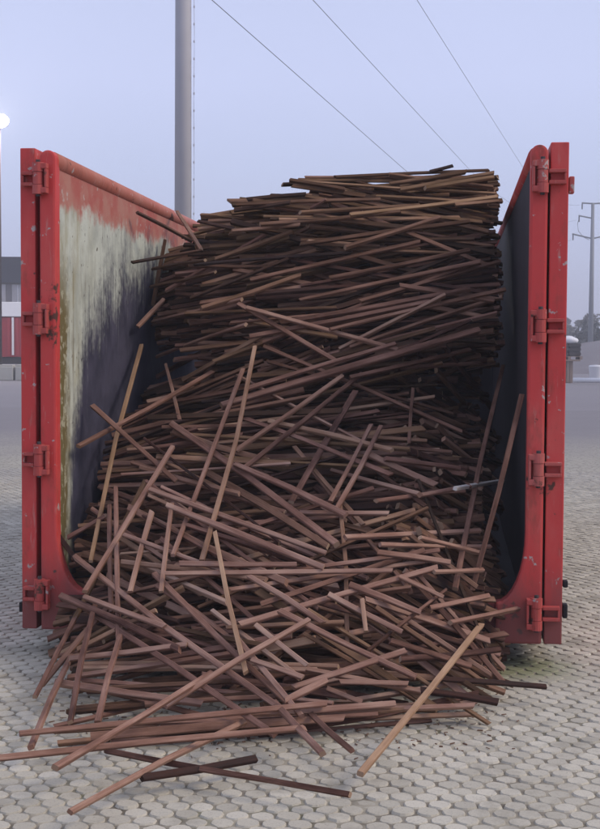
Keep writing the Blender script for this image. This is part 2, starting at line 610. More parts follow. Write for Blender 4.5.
side_wall(-1)
side_wall(1)
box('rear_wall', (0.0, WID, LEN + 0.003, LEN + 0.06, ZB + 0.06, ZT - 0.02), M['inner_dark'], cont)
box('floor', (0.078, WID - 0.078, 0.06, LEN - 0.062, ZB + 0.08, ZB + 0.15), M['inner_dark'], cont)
box('sill_beam', (0.09, WID - 0.09, -0.01, 0.10, ZB, ZB + 0.20), M['sill'], cont, 0.012)
for u in (0.72, 1.68):
    box('skid_rail', (u, u + 0.1, 0.16, LEN, 0.0, ZB + 0.078), M['steel_dark'], cont, 0.004)


def post(side):
    """front post with a domed head, widening into a gusset above the sill"""
    w = 0.083
    pts = []
    n = 10
    for i in range(n + 1):
        a = math.pi - math.pi * i / n
        pts.append((w / 2 + w / 2 * math.cos(a), ZT - w / 2 + w / 2 * math.sin(a)))
    for i in range(9):                                # inner edge down to the gusset's quarter curve
        a = i / 8 * math.pi / 2
        pts.append((w + 0.14 * (1 - math.cos(a)), ZB + 0.20 + 0.34 * (1 - math.sin(a))))
    pts += [(w + 0.14, ZB), (0.0, ZB)]
    bm = bmesh.new()
    sgn = (lambda u: u) if side < 0 else (lambda u: WID - u)
    f = [bm.verts.new((sgn(x), -0.03, z)) for x, z in pts]
    b = [bm.verts.new((sgn(x), 0.052, z)) for x, z in pts]
    bm.faces.new(f)
    bm.faces.new(b[::-1])
    m = len(pts)
    for i in range(m):
        j = (i + 1) % m
        bm.faces.new((f[i], b[i], b[j], f[j]))
    bmesh.ops.recalc_face_normals(bm, faces=bm.faces)
    es = [e for e in bm.edges if e.calc_face_angle(0) > 0.9]
    bmesh.ops.bevel(bm, geom=es, offset=0.012, segments=2, profile=0.6, affect='EDGES')
    return finish('front_post', bm, M['red_low'], cont)


post(-1)
post(1)


def door(side):
    a, b = (-0.103, -0.026) if side < 0 else (WID + 0.012, WID + 0.098)
    bm = bmesh.new()
    bm_box(bm, a, b, -0.015, 1.22, ZB, ZT + 0.012, bevel=0.006)
    d = finish('door', bm, M['red_low'], cont)
    d['label'] = 'open red door leaf folded back along the outside'
    o0, o1 = (a - 0.035, a - 0.002) if side < 0 else (b + 0.002, b + 0.035)
    for z in (0.5, 1.3, 2.1):                         # stiffening ribs on the leaf's outer face
        box('stiffener', (o0, o1, 0.5, 1.18, z, z + 0.10), M['red'], d, 0.008)
    if side < 0:
        box('buffer', (a - 0.022, a - 0.003, 0.0, 0.05, 0.20, 0.25), M['rubber'], d, 0.006)
    else:
        for z, h in ((0.245, 0.07), (0.395, 0.035)):
            box('buffer', (b + 0.003, b + 0.028, 0.0, 0.05, z, z + h), M['rubber'], d, 0.008)
        box('latch_lug', (b + 0.003, b + 0.028, -0.012, 0.05, 2.30, 2.38), M['hinge'], d, 0.006)


door(-1)
door(1)


def hinge(side, zc):
    s = (lambda u: u) if side < 0 else (lambda u: WID - u)
    h = empty('hinge', (0, 0, 0))
    h.parent = cont
    uc = 0.004 if side < 0 else 0.028
    bm = bmesh.new()
    for z0, z1, r in ((-0.078, -0.032, 0.029), (-0.030, 0.030, 0.026), (0.032, 0.078, 0.029)):
        bm_cyl(bm, (s(uc), -0.060, zc + z0), (s(uc), -0.060, zc + z1), r, n=14)
    finish('barrel', bm, M['hinge'], h)
    bm = bmesh.new()
    bm_cyl(bm, (s(uc), -0.060, zc - 0.088), (s(uc), -0.060, zc + 0.092), 0.011, n=8)
    finish('pin', bm, M['steel_dark'], h)
    # strap that wraps from the barrel to the post
    l0, l1 = sorted((s(uc + 0.016), s(uc + 0.048)))
    bx = [(l0, l1, -0.082, -0.034, zc + z0, zc + z1) for z0, z1 in ((-0.074, -0.046), (0.046, 0.074))]
    bx.append((min(s(uc + 0.036), s(uc + 0.048)), max(s(uc + 0.036), s(uc + 0.048)), -0.080, -0.034, zc - 0.046, zc + 0.046))
    boxes('post_strap', bx, M['hinge'], h, 0.004)
    # lug welded on the door edge
    l0, l1 = sorted((s(uc - 0.030), s(-0.085)))
    bx = [(l0, l1, -0.056, -0.017, zc - 0.036 + k, zc - 0.018 + k) for k in (0.0, 0.054)]
    w0, w1 = sorted((s(-0.075), s(-0.085)))
    bx.append((w0, w1, -0.050, -0.017, zc - 0.018, zc + 0.018))
    boxes('door_lug', bx, M['hinge'], h, 0.004)


for z in (2.385, 1.690, 0.985, 0.305):
    hinge(-1, z)
for z in (2.375, 1.665, 0.975, 0.275):
    hinge(1, z)

# ------------------------------------------------------------------ the heap of battens
AL = R(35)                               # battens settle against the heap along this downward slant
ca, sa = math.cos(AL), math.sin(AL)
RES = 0.0135
U0, U1, T0, T1 = -1.0, 3.3, -1.9, 4.3
nu, nt = int((U1 - U0) / RES), int((T1 - T0) / RES)


def to_uvz(P):
    q = np.asarray(P) - CO
    return q @ UU, q @ VVx, q[..., 2]


def to_world(u, t, h):
    v = t * sa - h * ca
    z = t * ca + h * sa
    return CO + np.multiply.outer(u, UU) + np.multiply.outer(v, VVx) + np.multiply.outer(z, np.array([0, 0, 1.0]))


ZK = np.array([0.0, 0.3, 0.6, 0.9, 1.2, 1.35, 1.5, 1.8, 2.1, 2.4, 2.7, 3.0])
FK = np.array([-0.95, -0.56, -0.13, 0.42, 1.04, 1.27, 1.34, 1.56, 1.76, 1.95, 2.12, 2.3])


def ztop(u):
    return np.interp(u, [0.0, 0.3, 0.65, 0.93, 1.3, 1.9, 2.3, 2.45], [2.12, 2.33, 2.48, 2.57, 2.60, 2.68, 2.69, 2.6])


def core(u, v, z):
    """True inside the bulk of the heap"""
    f = np.interp(z, ZK, FK)
    el = np.clip((0.55 - u) / 0.5, 0, 1.4)
    er = np.clip((u - 1.95) / 0.5, 0, 1.4)
    up = np.clip((z - 0.5) / 0.9, 0, 1)
    f = f + el ** 1.5 * (0.55 + 0.25 * up)
    f = f + er ** 1.5 * (0.75 - 0.55 * np.clip((z - 1.3) / 0.4, 0, 1))
    f = f + 0.45 * np.clip((u - 1.3) / 0.9, 0, 1) * np.exp(-((z - 1.17) / 0.2) ** 2)
    f = f + 0.75 * np.clip((u - 2.12) / 0.2, 0, 1) * np.clip((z - 0.3) / 0.2, 0, 1) * np.clip((1.6 - z) / 0.2, 0, 1)
    f = f + 0.22 * np.clip((0.95 - u) / 0.5, 0, 1) * np.exp(-((z - 1.38) / 0.25) ** 2)
    f = f - 0.2 * np.clip((u - 0.8) / 0.5, 0, 1) * np.exp(-((z - 1.62) / 0.2) ** 2)
    f = f + 0.16 * np.sin(u * 3.1 + z * 2.0) * np.sin(z * 4.3 + 0.6)
    return (v > f) & (z < ztop(u)) & (u > 0.10) & (u < WID - 0.10) & (v < LEN - 0.1)


gu = U0 + (np.arange(nu) + 0.5) * RES
gt = T0 + (np.arange(nt) + 0.5) * RES
GU, GT = np.meshgrid(gu, gt, indexing='ij')
Hm = np.full((nu, nt), np.nan)
open_ = np.ones((nu, nt), bool)
h = 3.4
while h > -6.0 and open_.any():
    v = GT * sa - h * ca
    z = GT * ca + h * sa
    hit = open_ & ((z <= 0.003) | core(GU, v, z))
    Hm[hit] = h
    open_ &= ~hit
    h -= 0.02
Hm[np.isnan(Hm)] = -6.0


def blur(A, n, times=2):
    for _ in range(times):
        for ax in (0, 1):
            P = np.pad(A, [(n, n) if k == ax else (0, 0) for k in (0, 1)], mode='edge')
            c = np.cumsum(np.insert(P, 0, 0, axis=ax), axis=ax)
            w = 2 * n + 1
            A = (c[w:] - c[:-w]) / w if ax == 0 else (c[:, w:] - c[:, :-w]) / w
    return A


H0 = Hm.copy()
HS = np.maximum(blur(H0, 5), H0 - 0.05)              # smooth skin of the heap
CAP = 0.16                                           # thickness of the loose skin of battens on the bulk


def hits(px, py, S=None):
    """where the ray through a picture point meets the heap as it stands now, or another skin S over it"""
    S = Hm if S is None else S
    d = ray(px, py)
    s = np.arange(3.6, 13.0, 0.012)
    P = CL + s[:, None] * d
    u, v, z = to_uvz(P)
    t = v * sa + z * ca
    hh = -v * ca + z * sa
    i = ((u - U0) / RES).astype(int)
    j = ((t - T0) / RES).astype(int)
    ok = (i >= 0) & (i < nu) & (j >= 0) & (j < nt)
    inside = np.zeros(len(s), bool)
    inside[ok] = hh[ok] <= S[i[ok], j[ok]]
    inside |= (v > 0.02) & ((u < 0.13) | (u > WID - 0.13)) & (z < ZT) & (np.abs(u - WID / 2) < WID / 2 + 0.1)   # leaning on a side wall
    k = np.argmax(inside)
    if not inside[k]:
        return None
    return u[k], t[k], hh[k]


def settle(a, b, wid, thk, write=True):
    """lay a batten with footprint a-b on the heap: it comes to rest on two supports either side of its middle"""
    a, b = np.asarray(a, float), np.asarray(b, float)
    L = np.hypot(*(b - a))
    n = max(int(L / RES), 6)
    s = np.linspace(0, 1, n)
    side = np.array([-(b - a)[1], (b - a)[0]]) / L
    prof = np.full(n, -9.0)
    idx = []
    m = max(int(wid / RES + 0.5), 2)
    for w in np.linspace(-0.5, 0.5, m) * (wid - 0.004):
        q = a + s[:, None] * (b - a) + side * w
        i = np.clip(((q[:, 0] - U0) / RES).astype(int), 0, nu - 1)
        j = np.clip(((q[:, 1] - T0) / RES).astype(int), 0, nt - 1)
        idx.append((i, j))
        prof = np.maximum(prof, Hm[i, j])
    hull = []                            # upper hull of the profile
    for k in range(n):
        while len(hull) > 1 and (prof[hull[-1]] - prof[hull[-2]]) * (k - hull[-2]) <= (prof[k] - prof[hull[-2]]) * (hull[-1] - hull[-2]):
            hull.pop()
        hull.append(k)
    mid = (n - 1) / 2
    for p, q in zip(hull, hull[1:]):
        if p <= mid <= q:
            break
    sl = (prof[q] - prof[p]) / (q - p)
    line = prof[p] + sl * (np.arange(n) - p) - 0.006
    if write:
        for i, j in idx:
            Hm[i, j] = np.maximum(Hm[i, j], line + thk)
    c = line + thk / 2
    lift = np.max(line - HS[idx[0]])
    return to_world(a[0], a[1], c[0]), to_world(b[0], b[1], c[-1]), c, lift


def rest_on(a, b, wid, thk, write=True):
    """lay a batten straight between two points of the heap's skin, lifted clear of most of what it crosses"""
    e0, e1 = a[2], b[2]
    a, b = np.asarray(a[:2], float), np.asarray(b[:2], float)
    L = np.hypot(*(b - a))
    n = max(int(L / RES), 6)
    s = np.linspace(0, 1, n)
    side = np.array([-(b - a)[1], (b - a)[0]]) / L
    prof, idx = np.full(n, -9.0), []
    for w in np.linspace(-0.5, 0.5, max(int(wid / RES + 0.5), 2)) * (wid - 0.004):
        q = a + s[:, None] * (b - a) + side * w
        i = np.clip(((q[:, 0] - U0) / RES).astype(int), 0, nu - 1)
        j = np.clip(((q[:, 1] - T0) / RES).astype(int), 0, nt - 1)
        idx.append((i, j))
        prof = np.maximum(prof, Hm[i, j])
    line = e0 + (e1 - e0) * s
    line = line + np.clip(np.quantile(prof - line, 0.93), -0.03, 0.10)
    if write:
        for i, j in idx:
            Hm[i, j] = np.maximum(Hm[i, j], line + thk)
    c = line + thk / 2
    return to_world(a[0], a[1], c[0]), to_world(b[0], b[1], c[-1])


class Stick:
    pass


sticks = []


def keep(P, Q, wid, thk, tone, hue, traced=0, roll=0.0, label=None):
    s = Stick()
    s.P, s.Q, s.w, s.t, s.tone, s.hue, s.traced, s.roll, s.label = np.array(P), np.array(Q), wid, thk, tone, hue, traced, roll, label
    s.seed = random.random()
    sticks.append(s)
    return s


def fit_inside(a, b, z):
    """keep a batten between the container walls while it lies behind the front posts"""
    for _ in range(3):
        lo, hi = 0.11, (2.22 if 0.4 < z < 1.4 and random.random() < 0.75 else WID - 0.115 - abs(random.gauss(0, 0.06)))
        va = max(a[1], b[1])
        if va < 0.05:
            out = min(max(-va / 0.7, 0), 1)
            lo, hi = 0.24 + 0.34 * out, 2.24 - 0.10 * out
        mn, mx_ = min(a[0], b[0]), max(a[0], b[0])
        sh = 0.0
        if mn < lo:
            sh = lo - mn
        elif mx_ > hi:
            sh = hi - mx_
        if mx_ - mn > hi - lo:
            c = (a + b) / 2
            a, b = c + (a - c) * 0.8, c + (b - c) * 0.8
        a, b = a + np.array([sh, 0]), b + np.array([sh, 0])
    return a, b


def in_heap(px, py):
    top = np.interp(px, [100, 150, 200, 250, 290, 330, 430, 495, 505, 520], [330, 262, 226, 206, 190, 184, 174, 178, 240, 300])
    bot = np.interp(px, [60, 110, 200, 300, 350, 420, 470, 500], [690, 722, 735, 735, 735, 722, 708, 695])
    lef = np.interp(py, [226, 262, 330, 400, 450, 520, 560, 600, 690], [200, 150, 140, 120, 100, 92, 82, 70, 62])
    rig = np.interp(py, [178, 240, 300, 350, 380, 520, 560, 690], [495, 505, 512, 500, 490, 488, 492, 492])
    return top < py < bot and lef < px < rig


def filler(off, gap=False):
    """one batten of the packed inside of the heap, lying OFF from the skin"""
    while True:
        u, t = random.uniform(*((2.0, 2.36) if gap else (0.12, 2.38))), random.uniform(*((0.2, 2.2) if gap else (-0.75, 3.95)))
        i, j = int((u - U0) / RES), int((t - T0) / RES)
        hc = H0[i, j]
        v, z = t * sa - hc * ca, t * ca + hc * sa
        if z > 0.06 and v < 4.5:
            break
    if random.random() > np.clip((1.15 - z) / 0.5, 0, 1):
        ang = random.gauss(6, 7) if random.random() < 0.93 else random.gauss(-14, 12)
        L = min(random.gauss(1.5, 0.3), 2.1)
    else:
        ang = random.choice((random.gauss(-26, 10), random.gauss(2, 9), random.gauss(2, 9), random.gauss(22, 9)))
        L = min(random.gauss(1.15, 0.25), 1.6)
    L = random.uniform(0.3, 0.6) if gap else max(L, 0.5)
    a = R(ang)
    hd = np.array([math.cos(a), math.sin(a)]) * L / 2
    A, B = fit_inside(np.array([u, t]) - hd, np.array([u, t]) + hd, 2.0 if gap else z)
    if min(A[1], B[1]) < -0.78:
        return
    n = int(L / RES)
    s = np.linspace(0, 1, n)
    q = A + s[:, None] * (B - A)
    i = np.clip(((q[:, 0] - U0) / RES).astype(int), 0, nu - 1)
    j = np.clip(((q[:, 1] - T0) / RES).astype(int), 0, nt - 1)
    pf = HS[i, j]
    k1, k0 = np.polyfit(s - 0.5, pf, 1)
    line = k0 + k1 * (s - 0.5) + off
    if np.max(line - pf) > 0.12 or abs(k1) > 0.9:
        return
    wid, thk = random.choice((0.023, 0.026, 0.029, 0.036)), random.choice((0.018, 0.021, 0.026))
    P, Q = to_world(A[0], A[1], line[0]), to_world(B[0], B[1], line[-1])
    if min(P[2], Q[2]) < 0.02:
        return
    for w in (-0.4, 0.0, 0.4):
        sd_ = np.array([-(B - A)[1], (B - A)[0]]) / L * w * wid
        i = np.clip(((q[:, 0] + sd_[0] - U0) / RES).astype(int), 0, nu - 1)
        j = np.clip(((q[:, 1] + sd_[1] - T0) / RES).astype(int), 0, nt - 1)
        Hm[i, j] = np.maximum(Hm[i, j], line + thk / 2)
    keep(P, Q, wid, thk, float(np.clip(random.gauss(0.38, 0.18), 0.05, 0.9)), max(0.0, random.gauss(0.1 + 0.2 * (z > 2.2), 0.14)), 0, random.gauss(0, 0.15))


for off, cnt in ((-0.40, 260), (-0.34, 260), (-0.28, 260), (-0.22, 240), (-0.17, 200), (-0.12, 160), (-0.07, 110), (-0.02, 60)):
    for k in range(int(cnt * 1.4)):
        filler(off)

for k in range(160):
    filler(random.choice((-0.2, -0.1, -0.05, 0.0)), True)

N_RANDOM = 6500


def random_stick(depth_level):
    while True:
        px, py = random.uniform(60, 520), random.uniform(170, 740)
        if in_heap(px, py):
            break
    q = hits(px, py)
    if q is None:
        return
    q = q[:2]
    low = np.clip((py - 400) / 160, 0, 1)
    x = random.random()
    if random.random() > low:
        if x < 0.86:
            ang = random.gauss(np.interp(py, [180, 215, 250, 400], [3, 5, 13, 11]), 8)
        elif x < 0.95:
            ang = random.gauss(-12, 9)
        else:
            ang = random.gauss(28, 10)
        L = min(random.gauss(1.45, 0.33), 2.1)
    else:
        left = px < 210
        if x < 0.34:
            ang = random.gauss(-27, 9)
        elif x < 0.62:
            ang = random.gauss(2, 8)
        elif x < 0.82:
            ang = random.gauss(22, 9)
        elif x < (0.97 if left else 0.88):
            ang = random.gauss(66, 16)
        else:
            ang = random.gauss(-50, 12)
        L = min(random.gauss(1.15, 0.25), 1.7)
    L = max(L, 0.45)
    if random.random() < 0.08:
        L *= 0.55
    a = R(ang)
    c = np.array(q)
    hd = np.array([math.cos(a), math.sin(a)]) * L / 2
    # slide the batten so that the sampled point is anywhere along it
    c = c + hd * random.uniform(-0.75, 0.75)
    if abs(ang) > 40:
        c = np.array(q)
    hq = Hm[int((q[0] - U0) / RES), int((q[1] - T0) / RES)]
    A, B = fit_inside(c - hd, c + hd, q[1] * ca + hq * sa)
    for e_ in (A, B):                    # ends stay off the open ground in front
        if e_[1] < -0.90 + 0.26 * min(max((e_[0] - 1.3) / 0.5, 0), 1):
            return
    wid = random.choice((0.014, 0.019, 0.021, 0.023, 0.026, 0.033))
    thk = random.choice((0.013, 0.017, 0.021))
    if random.random() < 0.2:
        wid, thk = 0.019, 0.028
    P, Q, c, lift = settle(A, B, wid, thk, False)
    if lift > CAP or abs(c[0] - c[-1]) > 0.9 * L or min(P[2], Q[2]) < 0.008:
        return
    X, Y, D = project(np.array([P, Q]))
    if py < 330 and any(Y[k] < np.interp(X[k], [190, 200, 250, 290, 330, 430, 495], [224, 214, 194, 180, 174, 165, 168]) or X[k] > 515 for k in (0, 1)):
        return
    P, Q, c, lift = settle(A, B, wid, thk, True)
    tone = float(np.clip(random.gauss(0.37 + 0.21 * low, 0.20), 0.05, 0.98))  # same wood; stronger light low on the heap put into a paler tone
    hue = max(0.0, random.gauss(0.12, 0.16))
    if py < 240:
        hue += 0.12
    keep(P, Q, wid, thk, tone, min(hue, 0.9), 0, random.gauss(0, 0.12))


for k in range(N_RANDOM):
    random_stick(k)

# battens that can be picked out one by one: ends as seen, width in m, tone, ochre share
T = [
    # upper stack
    (318, 197, 432, 165, .042, .38, .35), (390, 183, 466, 171, .036, .35, .3), (400, 190, 494, 173, .040, .42, .4),
    (425, 190, 494, 179, .036, .5, .5), (350, 215, 498, 197, .036, .68, .55), (345, 248, 440, 218, .044, .5, .15),
    (321, 176, 368, 190, .034, .2, .1), (290, 181, 345, 190, .034, .32, .2), (247, 198, 305, 193, .034, .15, .1),
    (234, 210, 290, 202, .030, .2, .1), (198, 221, 235, 229, .030, .2, .1), (215, 259, 292, 231, .034, .5, .3),
    (232, 232, 300, 226, .030, .6, .2), (430, 172, 453, 166, .030, .12, 0), (455, 205, 498, 201, .034, .55, .3),
    (236, 205, 380, 200, .036, .4, .2), (300, 212, 420, 205, .034, .45, .3), (260, 225, 400, 212, .036, .45, .2),
    (300, 245, 470, 222, .036, .35, .15), (250, 278, 420, 240, .038, .5, .1), (330, 278, 470, 250, .036, .42, .1),
    (200, 305, 300, 272, .040, .55, .25), (300, 300, 480, 262, .036, .5, .1), (360, 302, 500, 262, .034, .5, .1),
    (280, 322, 470, 288, .038, .5, .05), (330, 330, 505, 290, .034, .55, .1), (250, 335, 430, 300, .038, .5, .05),
    # left wall fringe
    (137, 212, 192, 241, .034, .3, .1), (177, 211, 201, 249, .034, .68, .2), (165, 240, 153, 305, .034, .22, .2),
    (132, 262, 202, 250, .026, .15, .1), (152, 268, 205, 259, .028, .3, .2), (150, 285, 215, 270, .030, .35, .2),
    (137, 325, 163, 298, .036, .68, .1), (157, 357, 246, 325, .036, .62, .05), (153, 322, 242, 300, .034, .62, .1),
    (166, 365, 180, 421, .028, .66, .1), (78, 446, 212, 372, .036, .42, .05), (92, 405, 176, 481, .036, .55, .05),
    # middle
    (238, 303, 337, 361, .036, .6, .05), (246, 308, 397, 350, .034, .75, .1), (222, 408, 478, 333, .052, .55, .02),
    (248, 390, 396, 345, .038, .58, .02), (235, 450, 342, 375, .034, .62, .1), (240, 470, 362, 372, .036, .4, .02),
    (413, 388, 409, 441, .028, .5, .05), (503, 365, 455, 588, .036, .48, .02), (522, 394, 472, 590, .034, .48, .02),
    (371, 425, 330, 502, .032, .6, .05), (381, 427, 337, 509, .032, .6, .05), (376, 501, 470, 486, .030, .45, 0),
    (455, 489, 503, 481, .030, 2.0, 0), (350, 378, 470, 350, .034, .42, .05), (400, 368, 486, 363, .030, .45, .05),
    (385, 460, 460, 470, .034, .45, .0), (300, 514, 388, 515, .032, .68, .05), (345, 538, 480, 531, .034, .66, .05),
    (420, 539, 480, 554, .030, .64, .05), (380, 545, 490, 547, .030, .62, .05), (378, 552, 450, 562, .036, .62, .05),
    (434, 571, 483, 569, .028, .66, .05), (172, 425, 337, 546, .046, .56, 0), (235, 465, 346, 516, .040, .56, .0),
    (150, 490, 326, 554, .032, .68, .05), (168, 507, 324, 569, .042, .64, .02), (180, 565, 297, 566, .034, .6, .02),
    (165, 574, 392, 571, .030, .68, .05),
    # leaning tangle on the left
    (116, 488, 119, 650, .034, .55, .02), (109, 505, 111, 612, .032, .55, .02), (68, 537, 106, 515, .030, .56, .02),
    (54, 529, 79, 563, .036, .15, 0), (88, 610, 275, 735, .036, .48, 0), (62, 597, 180, 650, .046, .38, 0),
    (155, 575, 288, 704, .036, .56, .02), (76, 558, 281, 709, .036, .60, .04), (70, 659, 187, 645, .034, .66, .04),
    (55, 682, 202, 703, .040, .60, .02), (121, 636, 98, 723, .034, .52, .02), (96, 600, 70, 722, .034, .38, 0),
    (76, 617, 35, 697, .028, .34, 0), (72, 655, 31, 748, .032, .52, .03), (173, 447, 85, 592, .034, .62, .03),
    (152, 511, 130, 592, .034, .70, .1), (172, 503, 161, 592, .030, .68, .1), (141, 344, 90, 560, .032, .70, .55),
    (85, 598, 165, 628, .032, .64, .04),
    # lower right fan
    (240, 624, 437, 567, .036, .62, .03), (250, 578, 323, 624, .032, .68, .05), (328, 594, 402, 632, .034, .64, .03),
    (350, 585, 420, 613, .038, .58, .02), (400, 577, 443, 597, .028, .66, .05), (430, 604, 489, 592, .030, .56, .02),
    (362, 600, 366, 632, .028, .68, .2), (293, 689, 406, 652, .036, .64, .03), (280, 612, 416, 678, .036, .58, .02),
    (326, 683, 361, 697, .028, .7, .05), (340, 682, 408, 684, .028, .64, .05), (250, 713, 393, 704, .036, .62, .03),
    (440, 679, 546, 687, .030, .12, 0), (450, 622, 523, 607, .030, .5, .02), (275, 704, 323, 755, .034, .52, .02),
    (310, 714, 352, 752, .030, .4, .02), (238, 640, 302, 717, .034, .60, .02), (165, 706, 308, 620, .034, .64, .04),
    (256, 625, 307, 665, .030, .70, .06), (252, 660, 303, 678, .030, .68, .06), (285, 701, 326, 681, .036, .66, .04),
    (400, 660, 500, 650, .036, .3, 0), (420, 690, 498, 702, .036, .15, 0), (390, 640, 470, 665, .036, .4, .02),
    # on the paving in front
    (105, 750, 216, 771, .030, .3, 0), (140, 776, 255, 757, .034, .14, 0), (200, 768, 350, 794, .028, .36, .02),
    (56, 769, 212, 674, .032, .54, .03), (19, 733, 326, 703, .032, .52, .03), (69, 811, 244, 721, .032, .62, .1),
    (-8, 759, 305, 728, .032, .52, .05), (481, 624, 360, 773, .036, .70, .45),
    # on top of it all
    (243, 370, 173, 556, .034, .58, .04), (255, 347, 202, 561, .034, .68, .28), (215, 533, 246, 673, .032, .74, .4),
]
TRACED_UNION = []
for n_, (x0, y0, x1, y1, w, tone, hue) in enumerate(T):
    tp = [np.array([x0, y0], float), np.array([x1, y1], float)]
    cur = [p.copy() for p in tp]
    up = 0.10 + 0.05 * n_ / len(T)
    w *= 0.70
    thk = w * random.uniform(0.70, 0.95)
    best = None
    for it in range(5):
        a, b = hits(*cur[0], HS + up), hits(*cur[1], HS + up)
        if a is None or b is None:
            break
        P, Q = rest_on(a, b, w, thk, False)
        X, Y, D = project(np.array([P, Q]))
        er = [tp[k] - np.array([X[k], Y[k]]) for k in (0, 1)]
        bad = max(np.abs(er[0]).max(), np.abs(er[1]).max())
        if best is None or bad < best[0]:
            best = (bad, a, b)
        if bad < 1.5:
            break
        for k in (0, 1):
            cur[k] = cur[k] + er[k] * 0.8
    if best is None:
        print('no rest for', n_)
        continue
    if best[0] > 8:
        print('batten', n_, 'off by', round(best[0], 1), T[n_][:4])
    P, Q = rest_on(best[1], best[2], w, thk, True)
    keep(P, Q, w, thk, tone + (0.06 if y0 > 430 and tone > 0.3 else -0.04 if y0 < 330 else 0), hue, n_ + 1, random.gauss(0, 0.08))  # tone also carries the light: lower battens paler, upper stack darker
print('battens', len(sticks))

# which of them show largest
DN = -(ca * VVx - sa * np.array([0, 0, 1.0]))        # outward, up the slant


def frame_of(s):
    ax = s.Q - s.P
    L = np.linalg.norm(ax)
    ax = ax / L
    n = DN - ax * (DN @ ax)
    n = n / np.linalg.norm(n)
    sd_ = np.cross(ax, n)
    c, q = math.cos(s.roll), math.sin(s.roll)
    return ax, L, n * c + sd_ * q, sd_ * c - n * q


zb = np.full(600 * 829, 1e9)
pts_all = []
for s in sticks:
    ax, L, n, sd_ = frame_of(s)
    X, Y, D = project(np.array([s.P, s.Q]))
    k = int(np.hypot(X[1] - X[0], Y[1] - Y[0]) * 1.3) + 4
    f = np.linspace(0, 1, k)
    P = s.P + f[:, None] * (s.Q - s.P)
    arr = []
    for w in np.linspace(-0.5, 0.5, 8):
        arr.append(P + sd_ * w * s.w + n * s.t * 0.5)
        arr.append(P + n * w * s.t - (sd_ * s.w * 0.5) * np.sign(sd_[1]))
    q = np.concatenate(arr)
    X, Y, D = project(q)
    ok = (X >= 0) & (X < 600) & (Y >= 0) & (Y < 829)
    ix = (Y[ok].astype(int) * 600 + X[ok].astype(int))
    pts_all.append((ix, D[ok]))
    np.minimum.at(zb, ix, D[ok])
for s, (ix, D) in zip(sticks, pts_all):
    vis = D <= zb[ix] + 0.012
    u_ = np.unique(ix[vis])
    s.area = len(u_)
    s.cx, s.cy = (float(np.mean(u_ % 600)), float(np.mean(u_ // 600))) if len(u_) else (0.0, 0.0)
rank = sorted(sticks, key=lambda s: -(s.area + (200 if s.traced and s.area > 60 else 0)))
single = [s for s in rank[:300] if s.area > 20]
rest = [s for s in sticks if s not in set(single)]
print('visible battens', sum(s.area > 25 for s in sticks), 'smallest single', single[-1].area)


def stick_arrays(s):
    ax, L, n, sd_ = frame_of(s)
    ch = 0.14 * min(s.w, s.t)
    a, b = s.w / 2, s.t / 2
    sec = [(a, b - ch), (a - ch, b), (-a + ch, b), (-a, b - ch), (-a, -b + ch), (-a + ch, -b), (a - ch, -b), (a, -b + ch)]
    r = random.Random(s.seed)
    V, UV = [], []
    per = np.cumsum([0] + [math.dist(sec[i], sec[(i + 1) % 8]) for i in range(8)])
    bow = (r.gauss(0, 0.006) * L, r.gauss(0, 0.0025) * L)
    tw = r.gauss(0, 0.16)
    for k, f in enumerate((0.0, 0.5, 1.0)):
        off = bow if k == 1 else (0, 0)
        c, q = math.cos(tw * (f - .5)), math.sin(tw * (f - .5))
        g_ = 1 + r.gauss(0, 0.06)
        slant = (r.gauss(0, 0.28), r.gauss(0, 0.28)) if k != 1 else (0, 0)
        for x, y in sec:
            x2, y2 = (x * c - y * q) * g_ + off[0], (x * q + y * c) * g_ + off[1]
            V.append(s.P + ax * (f * L + x * slant[0] + y * slant[1]) + sd_ * x2 + n * y2)
    F = []
    for k in (0, 1):
        for i in range(8):
            j = (i + 1) % 8
            F.append([k * 8 + i, k * 8 + j, k * 8 + 8 + j, k * 8 + 8 + i])
            u0_, u1_ = per[i], per[i + 1]
            UV += [(k * L / 2, u0_), (k * L / 2, u1_), (k * L / 2 + L / 2, u1_), (k * L / 2 + L / 2, u0_)]
    F.append(list(range(8))[::-1])
    F.append(list(range(16, 24)))
    UV += [(0.3 * y, x) for x, y in sec[::-1]] + [(0.3 * y, x) for x, y in sec]
    cut = [0.0] * 16 + [1.0, 1.0] if r.random() < 0.5 else [0.0] * 18
    return np.array(V), F, UV, cut


def stick_mesh(name, group):
    VV, FF, UVs, tone, hue, cut, seed, base = [], [], [], [], [], [], [], 0
    for s in group:
        V, F, UV, c = stick_arrays(s)
        VV.append(V)
        FF += [[q + base for q in f] for f in F]
        UVs += UV
        base += len(V)
        m = len(F)
        tone += [s.tone] * m
        hue += [s.hue] * m
        seed += [s.seed] * m
        cut += c
    VV = np.concatenate(VV)
    org = VV.mean(0) if len(group) == 1 else np.zeros(3)
    me = bpy.data.meshes.new(name)
    me.from_pydata((VV - org).tolist(), [], FF)
    uv = me.uv_layers.new(name='UVMap')
    uv.data.foreach_set('uv', np.array(UVs, np.float32).ravel())
    for k, d in (('tone', tone), ('hue', hue), ('cut', cut), ('seed', seed)):
        at_ = me.attributes.new(k, 'FLOAT', 'FACE')
        at_.data.foreach_set('value', np.array(d, np.float32))
    o = link_mesh(name, me, M['stick'])
    o.location = org
    return o


